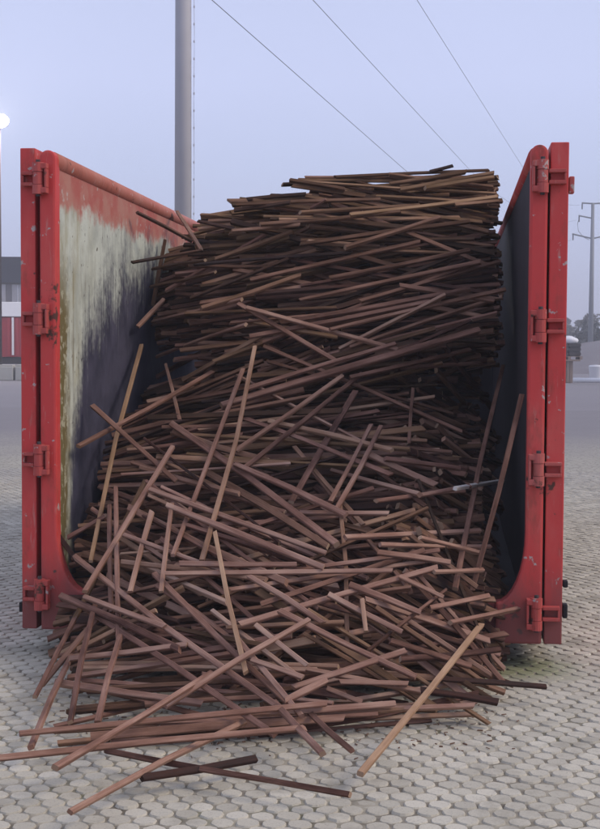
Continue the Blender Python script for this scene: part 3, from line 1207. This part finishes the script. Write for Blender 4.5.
hp = props(stick_mesh('batten_heap', rest), 'mass of brown wooden battens packed behind the ones on the face of the heap', None, None, 'stuff')
for s in single:
    s.obj = stick_mesh('batten', [s])
GROUP = 'wooden battens heaped in and before the container'
OWN = {
    (481, 624): 'long ochre batten propped on the paving at the right foot of the heap', (215, 533): 'short tan batten hanging steeply down over the front of the heap',
    (255, 347): 'long tan upright batten, the right one of two leaning in a narrow V', (243, 370): 'long brown upright batten, the left one of two leaning in a narrow V',
    (455, 489): 'short white-painted batten end by the dark right wall', (141, 344): 'long ochre batten leaning steeply in front of the left wall',
    (-8, 759): 'long batten lying level on the paving and running off past the container door', (69, 811): 'pale batten lying furthest forward on the paving, slanting up to the right',
    (200, 768): 'thin brown batten lying flat on the paving furthest to the front right', (140, 776): 'dark batten lying flat on the paving under the frontmost pale one',
    (105, 750): 'thin dark batten lying on the paving between two slanting pale ones', (19, 733): 'long level batten just above the paving, second from the front of the level ones',
    (56, 769): 'batten slanting up to the right from the paving, crossing both long level ones', (440, 679): 'thin dark batten sticking out over the paving past the right foot of the heap',
    (76, 558): 'long pale batten slanting down to the right across the lower left of the heap', (88, 610): 'long dark batten slanting down right to the front foot of the heap',
    (240, 624): 'long pale batten rising to the right across the middle of the lower heap', (222, 408): 'widest long board rising to the right across the middle of the heap',
    (246, 308): 'pale batten sloping down right across the upper stack, the longer of a crossing pair', (238, 303): 'pale batten sloping down right across the upper stack, the shorter of a crossing pair',
    (503, 365): 'long batten leaning upright in the dark gap beside the right wall, the left of two', (522, 394): 'long batten leaning upright in the dark gap beside the right wall, the right of two',
    (413, 388): 'short upright batten standing in the dark hollow under the upper stack', (371, 425): 'left one of two parallel steep battens in the middle of the heap',
    (381, 427): 'right one of two parallel steep battens in the middle of the heap', (173, 447): 'long batten slanting steeply up to the right in the tangle by the left wall',
    (152, 511): 'pale short steep batten in the tangle, the left of two almost parallel', (172, 503): 'pale short steep batten in the tangle, the right of two almost parallel',
    (116, 488): 'long upright batten standing in the tangle near the left wall', (109, 505): 'shorter upright batten beside a longer upright one near the left wall',
    (54, 529): 'short dark bark-covered stub resting at the left post', (137, 325): 'short pale stub sticking out of the stack in front of the blue left wall',
    (177, 211): 'thin pale stick leaning on the top of the stack in front of the lamp post', (137, 212): 'dark batten resting on the left wall under the lamp post',
    (293, 689): 'pale batten rising to the right at the lower front of the heap', (172, 425): 'broad board slanting down to the right through the middle of the heap',
    (55, 682): 'broad pale batten lying almost level at the left foot of the heap', (430, 172): 'dark stub poking out at the very top of the heap',
}


def say(s):
    X, Y, D = project(np.array([s.P, s.Q]))
    if X[0] > X[1]:
        X, Y = X[::-1], Y[::-1]
    a = math.degrees(math.atan2(Y[0] - Y[1], X[1] - X[0]))
    L = math.hypot(X[1] - X[0], Y[1] - Y[0])
    w = ['long ' if L > 200 else 'short ' if L < 95 else '']
    if s.tone < 0.28:
        c = 'dark'
    elif s.hue > 0.36:
        c = 'ochre brown'
    elif s.tone < 0.42:
        c = 'deep brown'
    elif s.tone < 0.58:
        c = 'mid brown'
    else:
        c = 'pale brown'
    if abs(a) < 5:
        d = 'level'
    elif abs(a) < 17:
        d = 'gently ' + ('rising' if a > 0 else 'falling')
    elif abs(a) < 48:
        d = 'slanting ' + ('up' if a > 0 else 'down')
    else:
        d = 'steep'
    y, x = s.cy, s.cx
    hgt = 'atop the heap' if y < 222 else 'in the upper stack' if y < 300 else 'at mid height' if y < 400 else 'in the middle tangle' if y < 500 else 'low in the heap' if y < 610 else 'at its foot'
    sd_ = 'beside left wall' if x < 200 else 'beside right wall' if x > 400 else 'between both walls'
    return f'{c} {w[0]}{d} batten {hgt} {sd_}'


bins = {}
for s in single:
    props(s.obj, None, 'batten', GROUP)
    own = OWN.get(tuple(T[s.traced - 1][:2])) if s.traced else None
    if own:
        s.obj['label'] = own
    else:
        bins.setdefault(say(s), []).append(s)
ORD = ['highest', 'second highest', 'third highest', 'fourth highest', 'fifth highest', 'sixth highest', 'seventh highest']
for text, g_ in bins.items():
    g_.sort(key=lambda s: s.cy)
    for k, s in enumerate(g_):
        if len(g_) == 1 or len(g_) > 7:
            s.obj['label'] = text
        else:
            s.obj['label'] = text + (', lowest such' if k == len(g_) - 1 else f', {ORD[k]} such')


def chips():
    """splinters and bits of bark dropped around the heap"""
    V, F = [], []
    for k in range(260):
        px, py = random.uniform(40, 520), random.gauss(722, 16)
        if not 640 < py < 815:
            continue
        d = ray(px, py)
        p = CL + d * (CL[2] / -d[2])
        a, L, w, h = random.uniform(0, math.pi), random.uniform(0.006, 0.03), random.uniform(0.002, 0.006), random.uniform(0.002, 0.006)
        u = np.array([math.cos(a), math.sin(a), random.uniform(-0.05, 0.05)])
        n = np.array([-math.sin(a), math.cos(a), 0])
        i = len(V)
        for e_, q in ((-1, -1), (1, -0.5), (1, 0.5), (-1, 1)):
            V.append(p + u * e_ * L / 2 + n * q * w / 2 + np.array([0, 0, 0.001]))
        for e_, q in ((-0.9, -0.8), (0.8, -0.4), (0.8, 0.4), (-0.9, 0.8)):
            V.append(p + u * e_ * L / 2 + n * q * w / 2 + np.array([0, 0, 0.001 + h]))
        F += [[i + x for x in f] for f in ((4, 5, 6, 7), (0, 1, 5, 4), (1, 2, 6, 5), (2, 3, 7, 6), (3, 0, 4, 7))]
    me = bpy.data.meshes.new('wood_splinters')
    me.from_pydata([tuple(v) for v in V], [], F)
    return link_mesh('wood_splinters', me, plain('splinter_wood', (0.15, 0.085, 0.055), 0.9, 0.6, 9, 'World'))


props(chips(), 'small splinters and bits of bark scattered over the paving round the heap', None, None, 'stuff')

# ------------------------------------------------------------------ lamp post, mast and wires
lp = empty('lamp_post', at(182.5, 600, 16.0) * np.array([1, 1, 0]))
props(lp, 'thick grey galvanised lamp post rising behind the red container', 'lamp post')
bm = bmesh.new()
bm_cyl(bm, (0, 0, 0), (0, 0, 9.5), 0.108, 0.085, 24)
finish('pole', bm, M['galv'], lp, True)
box('luminaire', (-0.16, 0.16, -0.9, 0.2, 9.5, 9.66), M['galv'], lp, 0.03)
bm = bmesh.new()
bm_path(bm, [(0.13 + 0.003 * math.sin(k * 1.3), -0.04, 0.4 + k * 0.3) for k in range(30)], 0.003, 6)
for k in range(45):
    bm_cyl(bm, (0.13, -0.04, 0.5 + k * 0.2), (0.13, -0.04, 0.525 + k * 0.2), 0.008, n=6)
finish('halyard', bm, M['galv'], lp)

MD = 120.0
mp = at(590.5, 345, MD)
mast = empty('utility_mast', (mp[0], mp[1], 0))
props(mast, 'tall slim grey power line mast with three pairs of crossarms beyond the yard', 'utility mast')
k_ = MD / FPX
zz = lambda py: float(at(590.5, py, MD)[2])
bm = bmesh.new()
bm_cyl(bm, (0, 0, -0.01), (0, 0, zz(203)), 0.26, 0.14, 12)
finish('pole', bm, M['pole_far'], mast, True)
for py, lw, rise in ((203, 11, 0.0), (217, 14, 0.12), (238, 20, 0.35)):
    bm = bmesh.new()
    z = zz(py)
    if py == 217:
        bm_path(bm, [(-lw * k_, 0, z + rise), (-0.1, 0, z - 0.1)], 0.07, 6)
    else:
        bm_path(bm, [(-lw * k_, 0, z + rise), (0, 0, z - 0.05), (lw * k_, 0, z + rise)], 0.075, 6)
    finish('crossarm', bm, M['pole_far'], mast)
    for sx_ in ((-1,) if py == 217 else (-1, 1)):
        bm = bmesh.new()
        bm_cyl(bm, (sx_ * lw * k_ * 0.96, 0, z + rise - 0.55), (sx_ * lw * k_ * 0.96, 0, z + rise - 0.08), 0.06, n=8)
        finish('insulator', bm, M['wire'], mast)
bm = bmesh.new()
bm_path(bm, [(-13 * k_, 0, zz(217)), (-15 * k_, 0, zz(224)), (-14 * k_, 0, zz(231)), (-9 * k_, 0, zz(237)), (-3 * k_, 0, zz(240))], 0.025, 5)
finish('jumper_cable', bm, M['wire'], mast)

VPX, VPY = 640.0, 366.0
for (xa, ya, xb, yb, D0, arm, lab) in (
        (212, 0, 405, 170, 34.0, (570.5, 240), 'sagging power cable crossing the sky nearest the lamp post'),
        (313, 0, 468, 168, 40.0, (576.5, 220), 'sagging power cable between two others over the top of the heap'),
        (417, 0, 522, 166, 48.0, (580.0, 205), 'sagging power cable running down behind the right-hand end of the heap')):
    A = at(xa, ya, D0)
    r_ = (VPX - xa) / (VPX - xb)
    B = at(xb, yb, D0 * r_)
    E = at(arm[0], arm[1], MD)
    A0 = A + (A - B) * 0.6
    pts = [A0, A, A + (B - A) * 0.5, B]
    n_ = (B - A) / (B[1] - A[1])
    for f in np.linspace(0, 1, 12)[1:]:
        lin = B + n_ * (E[1] - B[1]) * f
        pts.append(lin + (E - lin) * f ** 2)
    bm = bmesh.new()
    bm_path(bm, pts, 0.010, 6)
    props(finish('power_cable', bm, M['wire'], None, True), lab, 'power cable', 'overhead power cables')

# lit floodlight on a thin mast
fp = at(1.5, 345, 60.0)
fl = empty('floodlight_mast', (fp[0], fp[1], 0))
props(fl, 'thin mast with a glaring white floodlight switched on at its head', 'floodlight')
fz = float(at(1.5, 121, 60.0)[2])
bm = bmesh.new()
bm_cyl(bm, (-0.08, 0.22, -0.01), (-0.08, 0.22, fz + 0.2), 0.06, 0.04, 10)
finish('pole', bm, M['steel_dark'], fl, True)
hd_ = box('lamp_head', (-0.30, 0.30, 0.0, 0.16, fz - 0.22, fz + 0.22), M['pole_far'], fl, 0.03)
bm = bmesh.new()
bmesh.ops.create_uvsphere(bm, u_segments=18, v_segments=10, radius=0.36)
for v in bm.verts:
    v.co = Vector((v.co.x * 1.1 + 0.0, v.co.y * 0.35 - 0.03, v.co.z * 0.85 + fz))
finish('lamp_glass', bm, M['lamp'], hd_, True)

pd = bpy.data.lights.new('floodlight_glow', 'POINT')     # the lit floodlight's own light
pd.energy, pd.shadow_soft_size, pd.color = 1500, 0.3, (1.0, 0.93, 0.90)
po = bpy.data.objects.new('floodlight_glow', pd)
col.objects.link(po)
po.location = (fp[0], fp[1] - 0.55, fz)

# ------------------------------------------------------------------ far left: trailer, blocks, dark hall
TD = 66.0
tp_ = at(22, 357, TD)
xr = tp_[0] + 9.0
trz = lambda py: float(at(10, py, TD)[2])
tr = empty('lorry_trailer', (tp_[0], TD, 0))
props(tr, 'red ribbed lorry trailer with a white upper band standing across the yard', 'trailer')
box('body', (-9.0, 5.0, 0, 2.5, trz(357), trz(317)), M['truck_red'], tr, 0.02)
for k in range(34):
    x = -8.9 + k * 0.41
    box('rib', (x, x + 0.14, -0.07, -0.002, trz(356), trz(318)), M['truck_red'], tr, 0.01)
box('white_band', (-9.03, 5.03, -0.10, 2.55, trz(316.6), trz(302)), M['white'], tr, 0.02)
for x in (-5.45, -0.42, 4.0):
    box('white_stripe', (x - 0.05, x + 0.05, -0.11, -0.075, trz(355), trz(317.5)), M['white'], tr, 0.005)
box('chassis', (-8.9, 4.9, 0.15, 2.3, trz(364), trz(357.4)), M['steel_dark'], tr, 0.01)
for x in (-7.2, -5.9, 2.2, 3.4):
    bm = bmesh.new()
    bm_cyl(bm, (x, 0.2, 0.5), (x, 0.5, 0.5), 0.5, n=20)
    w_ = finish('wheel', bm, M['rubber'], tr)
    bm = bmesh.new()
    bm_cyl(bm, (x, 0.17, 0.5), (x, 0.199, 0.5), 0.27, n=16)
    finish('rim', bm, M['white'], w_)

BD = 60.0
for k, x in enumerate((-7.2, -5.0, -2.8, -0.6, 1.6)):
    p = at(22, 378, BD)
    b = empty('concrete_block', (p[0] + x + 0.3, BD, 0), R(random.uniform(-2, 2)))
    props(b, ['pale concrete block at the outer end of the row under the trailer', 'pale concrete block second in the row under the trailer',
              'pale concrete block in the middle of the row under the trailer', 'pale concrete block just beside the red container door',
              'pale concrete block hidden furthest behind the red container door'][k], 'concrete block', 'concrete blocks below the trailer')
    box('block', (0, 2.1, 0, 0.7, 0, 0.62), M['concrete'], b, 0.03)
    box('top_lip', (0.02, 2.08, 0.03, 0.67, 0.622, 0.70), M['concrete'], b, 0.02)

HD = 92.0
hpnt = at(22, 345, HD)
hz = lambda py: float(at(10, py, HD)[2])
hall = empty('dark_hall', (hpnt[0], HD, 0))
props(hall, 'long dark flat roofed hall with pale windows behind the red trailer', 'building')
box('wall', (-30, 14, 0, 14, 0, hz(283)), M['wallgrey'], hall, 0.0)
box('roof', (-30.3, 14.3, -0.3, 14.3, hz(283) + 0.003, hz(257)), M['roof'], hall, 0.02)
for k in range(-12, 6):
    x = -0.65 + k * 1.23
    f_ = box('window', (x, x + 0.80, -0.08, -0.003, hz(304), hz(284.5)), M['window'], hall, 0.01)
    box('mullion', (x + 0.38, x + 0.42, -0.11, -0.082, hz(303), hz(285)), M['white'], f_, 0.0)

# ------------------------------------------------------------------ far right: crates, pipe, bag, mound, hedge, trees
CD = 62.0
kc = CD / FPX
cz = lambda py: float(at(568, py, CD)[2])
cp = at(568, 376, CD)


def pallet(loc, zs):
    p = empty('pallet', (loc[0], loc[1], zs))
    for k in range(6):
        box('slat', (-0.6, 0.6, -0.5 + k * 0.175, -0.5 + k * 0.175 + 0.12, 0.125, 0.15), M['tan'], p, 0.0)
    for x in (-0.6, -0.06, 0.48):
        box('bearer', (x, x + 0.12, -0.5, 0.495, 0.0, 0.124), M['tan'], p, 0.0)
    return p


tb = empty('timber_trestle', (cp[0], CD, 0))
props(tb, 'tan timber trestle under the dark crates at the yard edge', 'trestle')
for x in (-0.55, -0.15, 0.0):
    box('leg', (x, x + 0.14, -0.4, 0.4, 0, 0.98), M['tan'], tb, 0.01)
box('top_board', (-0.7, 0.45, -0.5, 0.5, 0.982, 1.06), M['tan'], tb, 0.01)
pl = pallet((cp[0] - 0.05, CD), 1.062)
props(pl, 'wooden pallet lying on the tan trestle under the crates', 'pallet')
for i, x in enumerate((-0.56, 0.0)):
    c = empty('crate', (cp[0] - 0.05 + x, CD - 0.4, 1.215))
    props(c, ['dark slatted crate on the pallet, partly hidden by the container door', 'dark slatted crate on the pallet, the one further from the container'][i], 'crate', 'dark crates on the pallet')
    box('body', (0.02, 0.52, 0.02, 0.78, 0.0, 0.58), M['crate'], c, 0.01)
    for z in (0.05, 0.25, 0.45):
        box('slat', (0.0, 0.54, -0.01, 0.018, z, z + 0.11), M['steel_dark'], c, 0.0)
bm = bmesh.new()
bmesh.ops.create_icosphere(bm, subdivisions=3, radius=1.0)
for v in bm.verts:
    n = math.sin(v.co.x * 5 + 1) * 0.08 + math.sin(v.co.y * 7 + v.co.z * 3) * 0.06
    v.co = Vector((v.co.x * 0.52 * (1 + n), v.co.y * 0.38 * (1 + n), max(v.co.z, -0.5) * 0.22 * (1 + n) + 0.11))
o = props(finish('plastic_sheet', bm, M['plastic'], None, True), 'crumpled white plastic sheet lying on top of the dark crates', 'plastic sheet')
o.location = (cp[0] - 0.05, CD, 1.80)

bm = bmesh.new()
pa = at(573, 374.5, 60.0)
bm_cyl(bm, (pa[0], 60.0, 0.16), (pa[0] + 5.0, 59.2, 0.16), 0.11, n=14)
props(finish('white_pipe', bm, M['plastic'], None, True), 'long white pipe lying on the yard in front of the crates', 'pipe')
bm = bmesh.new()
wb = at(596, 372, 64.0)
prof = [(0.24, 0.0), (0.30, 0.1), (0.33, 0.45), (0.36, 0.72), (0.30, 0.78), (0.0, 0.80)]
for k in range(len(prof) - 1):
    bm_cyl(bm, (0, 0, prof[k][1]), (0, 0, prof[k + 1][1] + 1e-4), prof[k][0], max(prof[k + 1][0], 0.01), 16, cap=(k in (0, 4)))
o = props(finish('builders_bag', bm, M['plastic'], None, True), 'whitish filled builders bag standing behind the long white pipe', 'bag')
o.location = (wb[0], 64.0, 0)


def mound():
    bm = bmesh.new()
    nx, ny = 60, 14
    grid = {}
    for i in range(nx + 1):
        for j in range(ny + 1):
            x, y = -50 + 130 * i / nx, 84 + 24 * j / ny
            q = math.sin(math.pi * j / ny)
            z = q ** 0.8 * (1.9 + 0.35 * math.sin(x * 0.31) + 0.22 * math.sin(x * 0.9 + y)) - 0.02
            grid[i, j] = bm.verts.new((x, y, z))
    for i in range(nx):
        for j in range(ny):
            bm.faces.new((grid[i, j], grid[i + 1, j], grid[i + 1, j + 1], grid[i, j + 1]))
    return finish('gravel_bank', bm, M['gravel'], None, True)


props(mound(), kind='structure')


def leaves_mesh(name, fn, count, size, mat):
    VV, FF = [], []
    for k in range(count):
        c = np.array(fn())
        a = rng.normal(size=3)
        a /= np.linalg.norm(a)
        b = np.cross(a, rng.normal(size=3))
        b /= np.linalg.norm(b)
        s = size * rng.uniform(0.5, 1.4)
        i = len(VV)
        VV += [c - a * s, c + b * s * 0.45, c + a * s, c - b * s * 0.45]
        FF.append([i, i + 1, i + 2, i + 3])
    me = bpy.data.meshes.new(name)
    me.from_pydata([tuple(v) for v in VV], [], FF)
    me.materials.append(mat)
    return me


def blob_sampler(h):
    cl = [(rng.normal(0, h * 0.17), rng.normal(0, h * 0.17), h * rng.uniform(0.38, 0.9), h * rng.uniform(0.09, 0.17)) for _ in range(11)]

    def f():
        x, y, z, r = cl[rng.integers(len(cl))]
        d = rng.normal(size=3)
        d /= np.linalg.norm(d)
        return (x + d[0] * r * rng.uniform(0.4, 1), y + d[1] * r * rng.uniform(0.4, 1), z + d[2] * r * 0.85)
    return f


tree_kinds = []
for k in range(3):
    hgt = 6.0 + k * 0.5
    crown = leaves_mesh('crown', blob_sampler(hgt), 900, 0.24, M['leaf'])
    bm = bmesh.new()
    bm_cyl(bm, (0, 0, -0.1), (0.1, 0, hgt * 0.55), 0.16, 0.09, 8)
    for q in range(6):
        a = q * 1.05
        bm_cyl(bm, (0.05, 0, hgt * (0.3 + 0.04 * q)), (math.cos(a) * hgt * 0.2, math.sin(a) * hgt * 0.2, hgt * (0.55 + 0.05 * q)), 0.06, 0.02, 6)
    me = bpy.data.meshes.new('trunk')
    bm.to_mesh(me)
    bm.free()
    me.materials.append(M['bark'])
    tree_kinds.append((crown, me))
TN = ['first', 'second', 'third', 'fourth', 'fifth', 'sixth', 'seventh', 'eighth', 'ninth', 'tenth', 'eleventh', 'last']
for k, px in enumerate((548, 556, 564, 571, 578, 586, 594, 603, 612, 622, 634, 648)):
    D = 170 + 18 * math.sin(k * 2.1)
    p = at(px, 345, D)
    t = empty('tree', (p[0], D, 0), k * 1.3)
    s = (0.82 + 0.14 * math.sin(k * 1.7)) * D / 170
    t.scale = (s * 1.15, s * 1.15, s)
    props(t, f'hazy bare tree beyond the hedge, {TN[k]} along the row from the container outwards', 'tree', 'hazy trees beyond the hedge')
    for nm, me in zip(('crown', 'trunk'), tree_kinds[k % 3]):
        o = bpy.data.objects.new(nm, me)
        col.objects.link(o)
        o.parent = t


def hedge_fn():
    x = rng.uniform(-20, 62)
    return (x, 130 + rng.normal(0, 1.2), abs(rng.normal(0, 1)) ** 0.6 * 1.7 + 1.0 * rng.random() + 0.5 * math.sin(x * 0.7))


o = link_mesh('hedge', leaves_mesh('hedge', hedge_fn, 14000, 0.30, M['hedge']), None)
props(o, kind='stuff')

# ------------------------------------------------------------------ thin evening haze
HAZE = 0.0025
if HAZE:
    bm = bmesh.new()
    bm_box(bm, -280, 280, -50, 420, -1.0, 17.0)
    hm = bpy.data.materials.new('evening_haze')
    hm.use_nodes = True
    hm.node_tree.nodes.clear()
    ho = hm.node_tree.nodes.new('ShaderNodeOutputMaterial')
    hv = hm.node_tree.nodes.new('ShaderNodeVolumePrincipled')
    hv.inputs['Color'].default_value = (0.93, 0.95, 1.0, 1)
    hv.inputs['Density'].default_value = HAZE
    hm.node_tree.links.new(hv.outputs[0], ho.inputs['Volume'])
    props(finish('haze', bm, hm), kind='stuff')
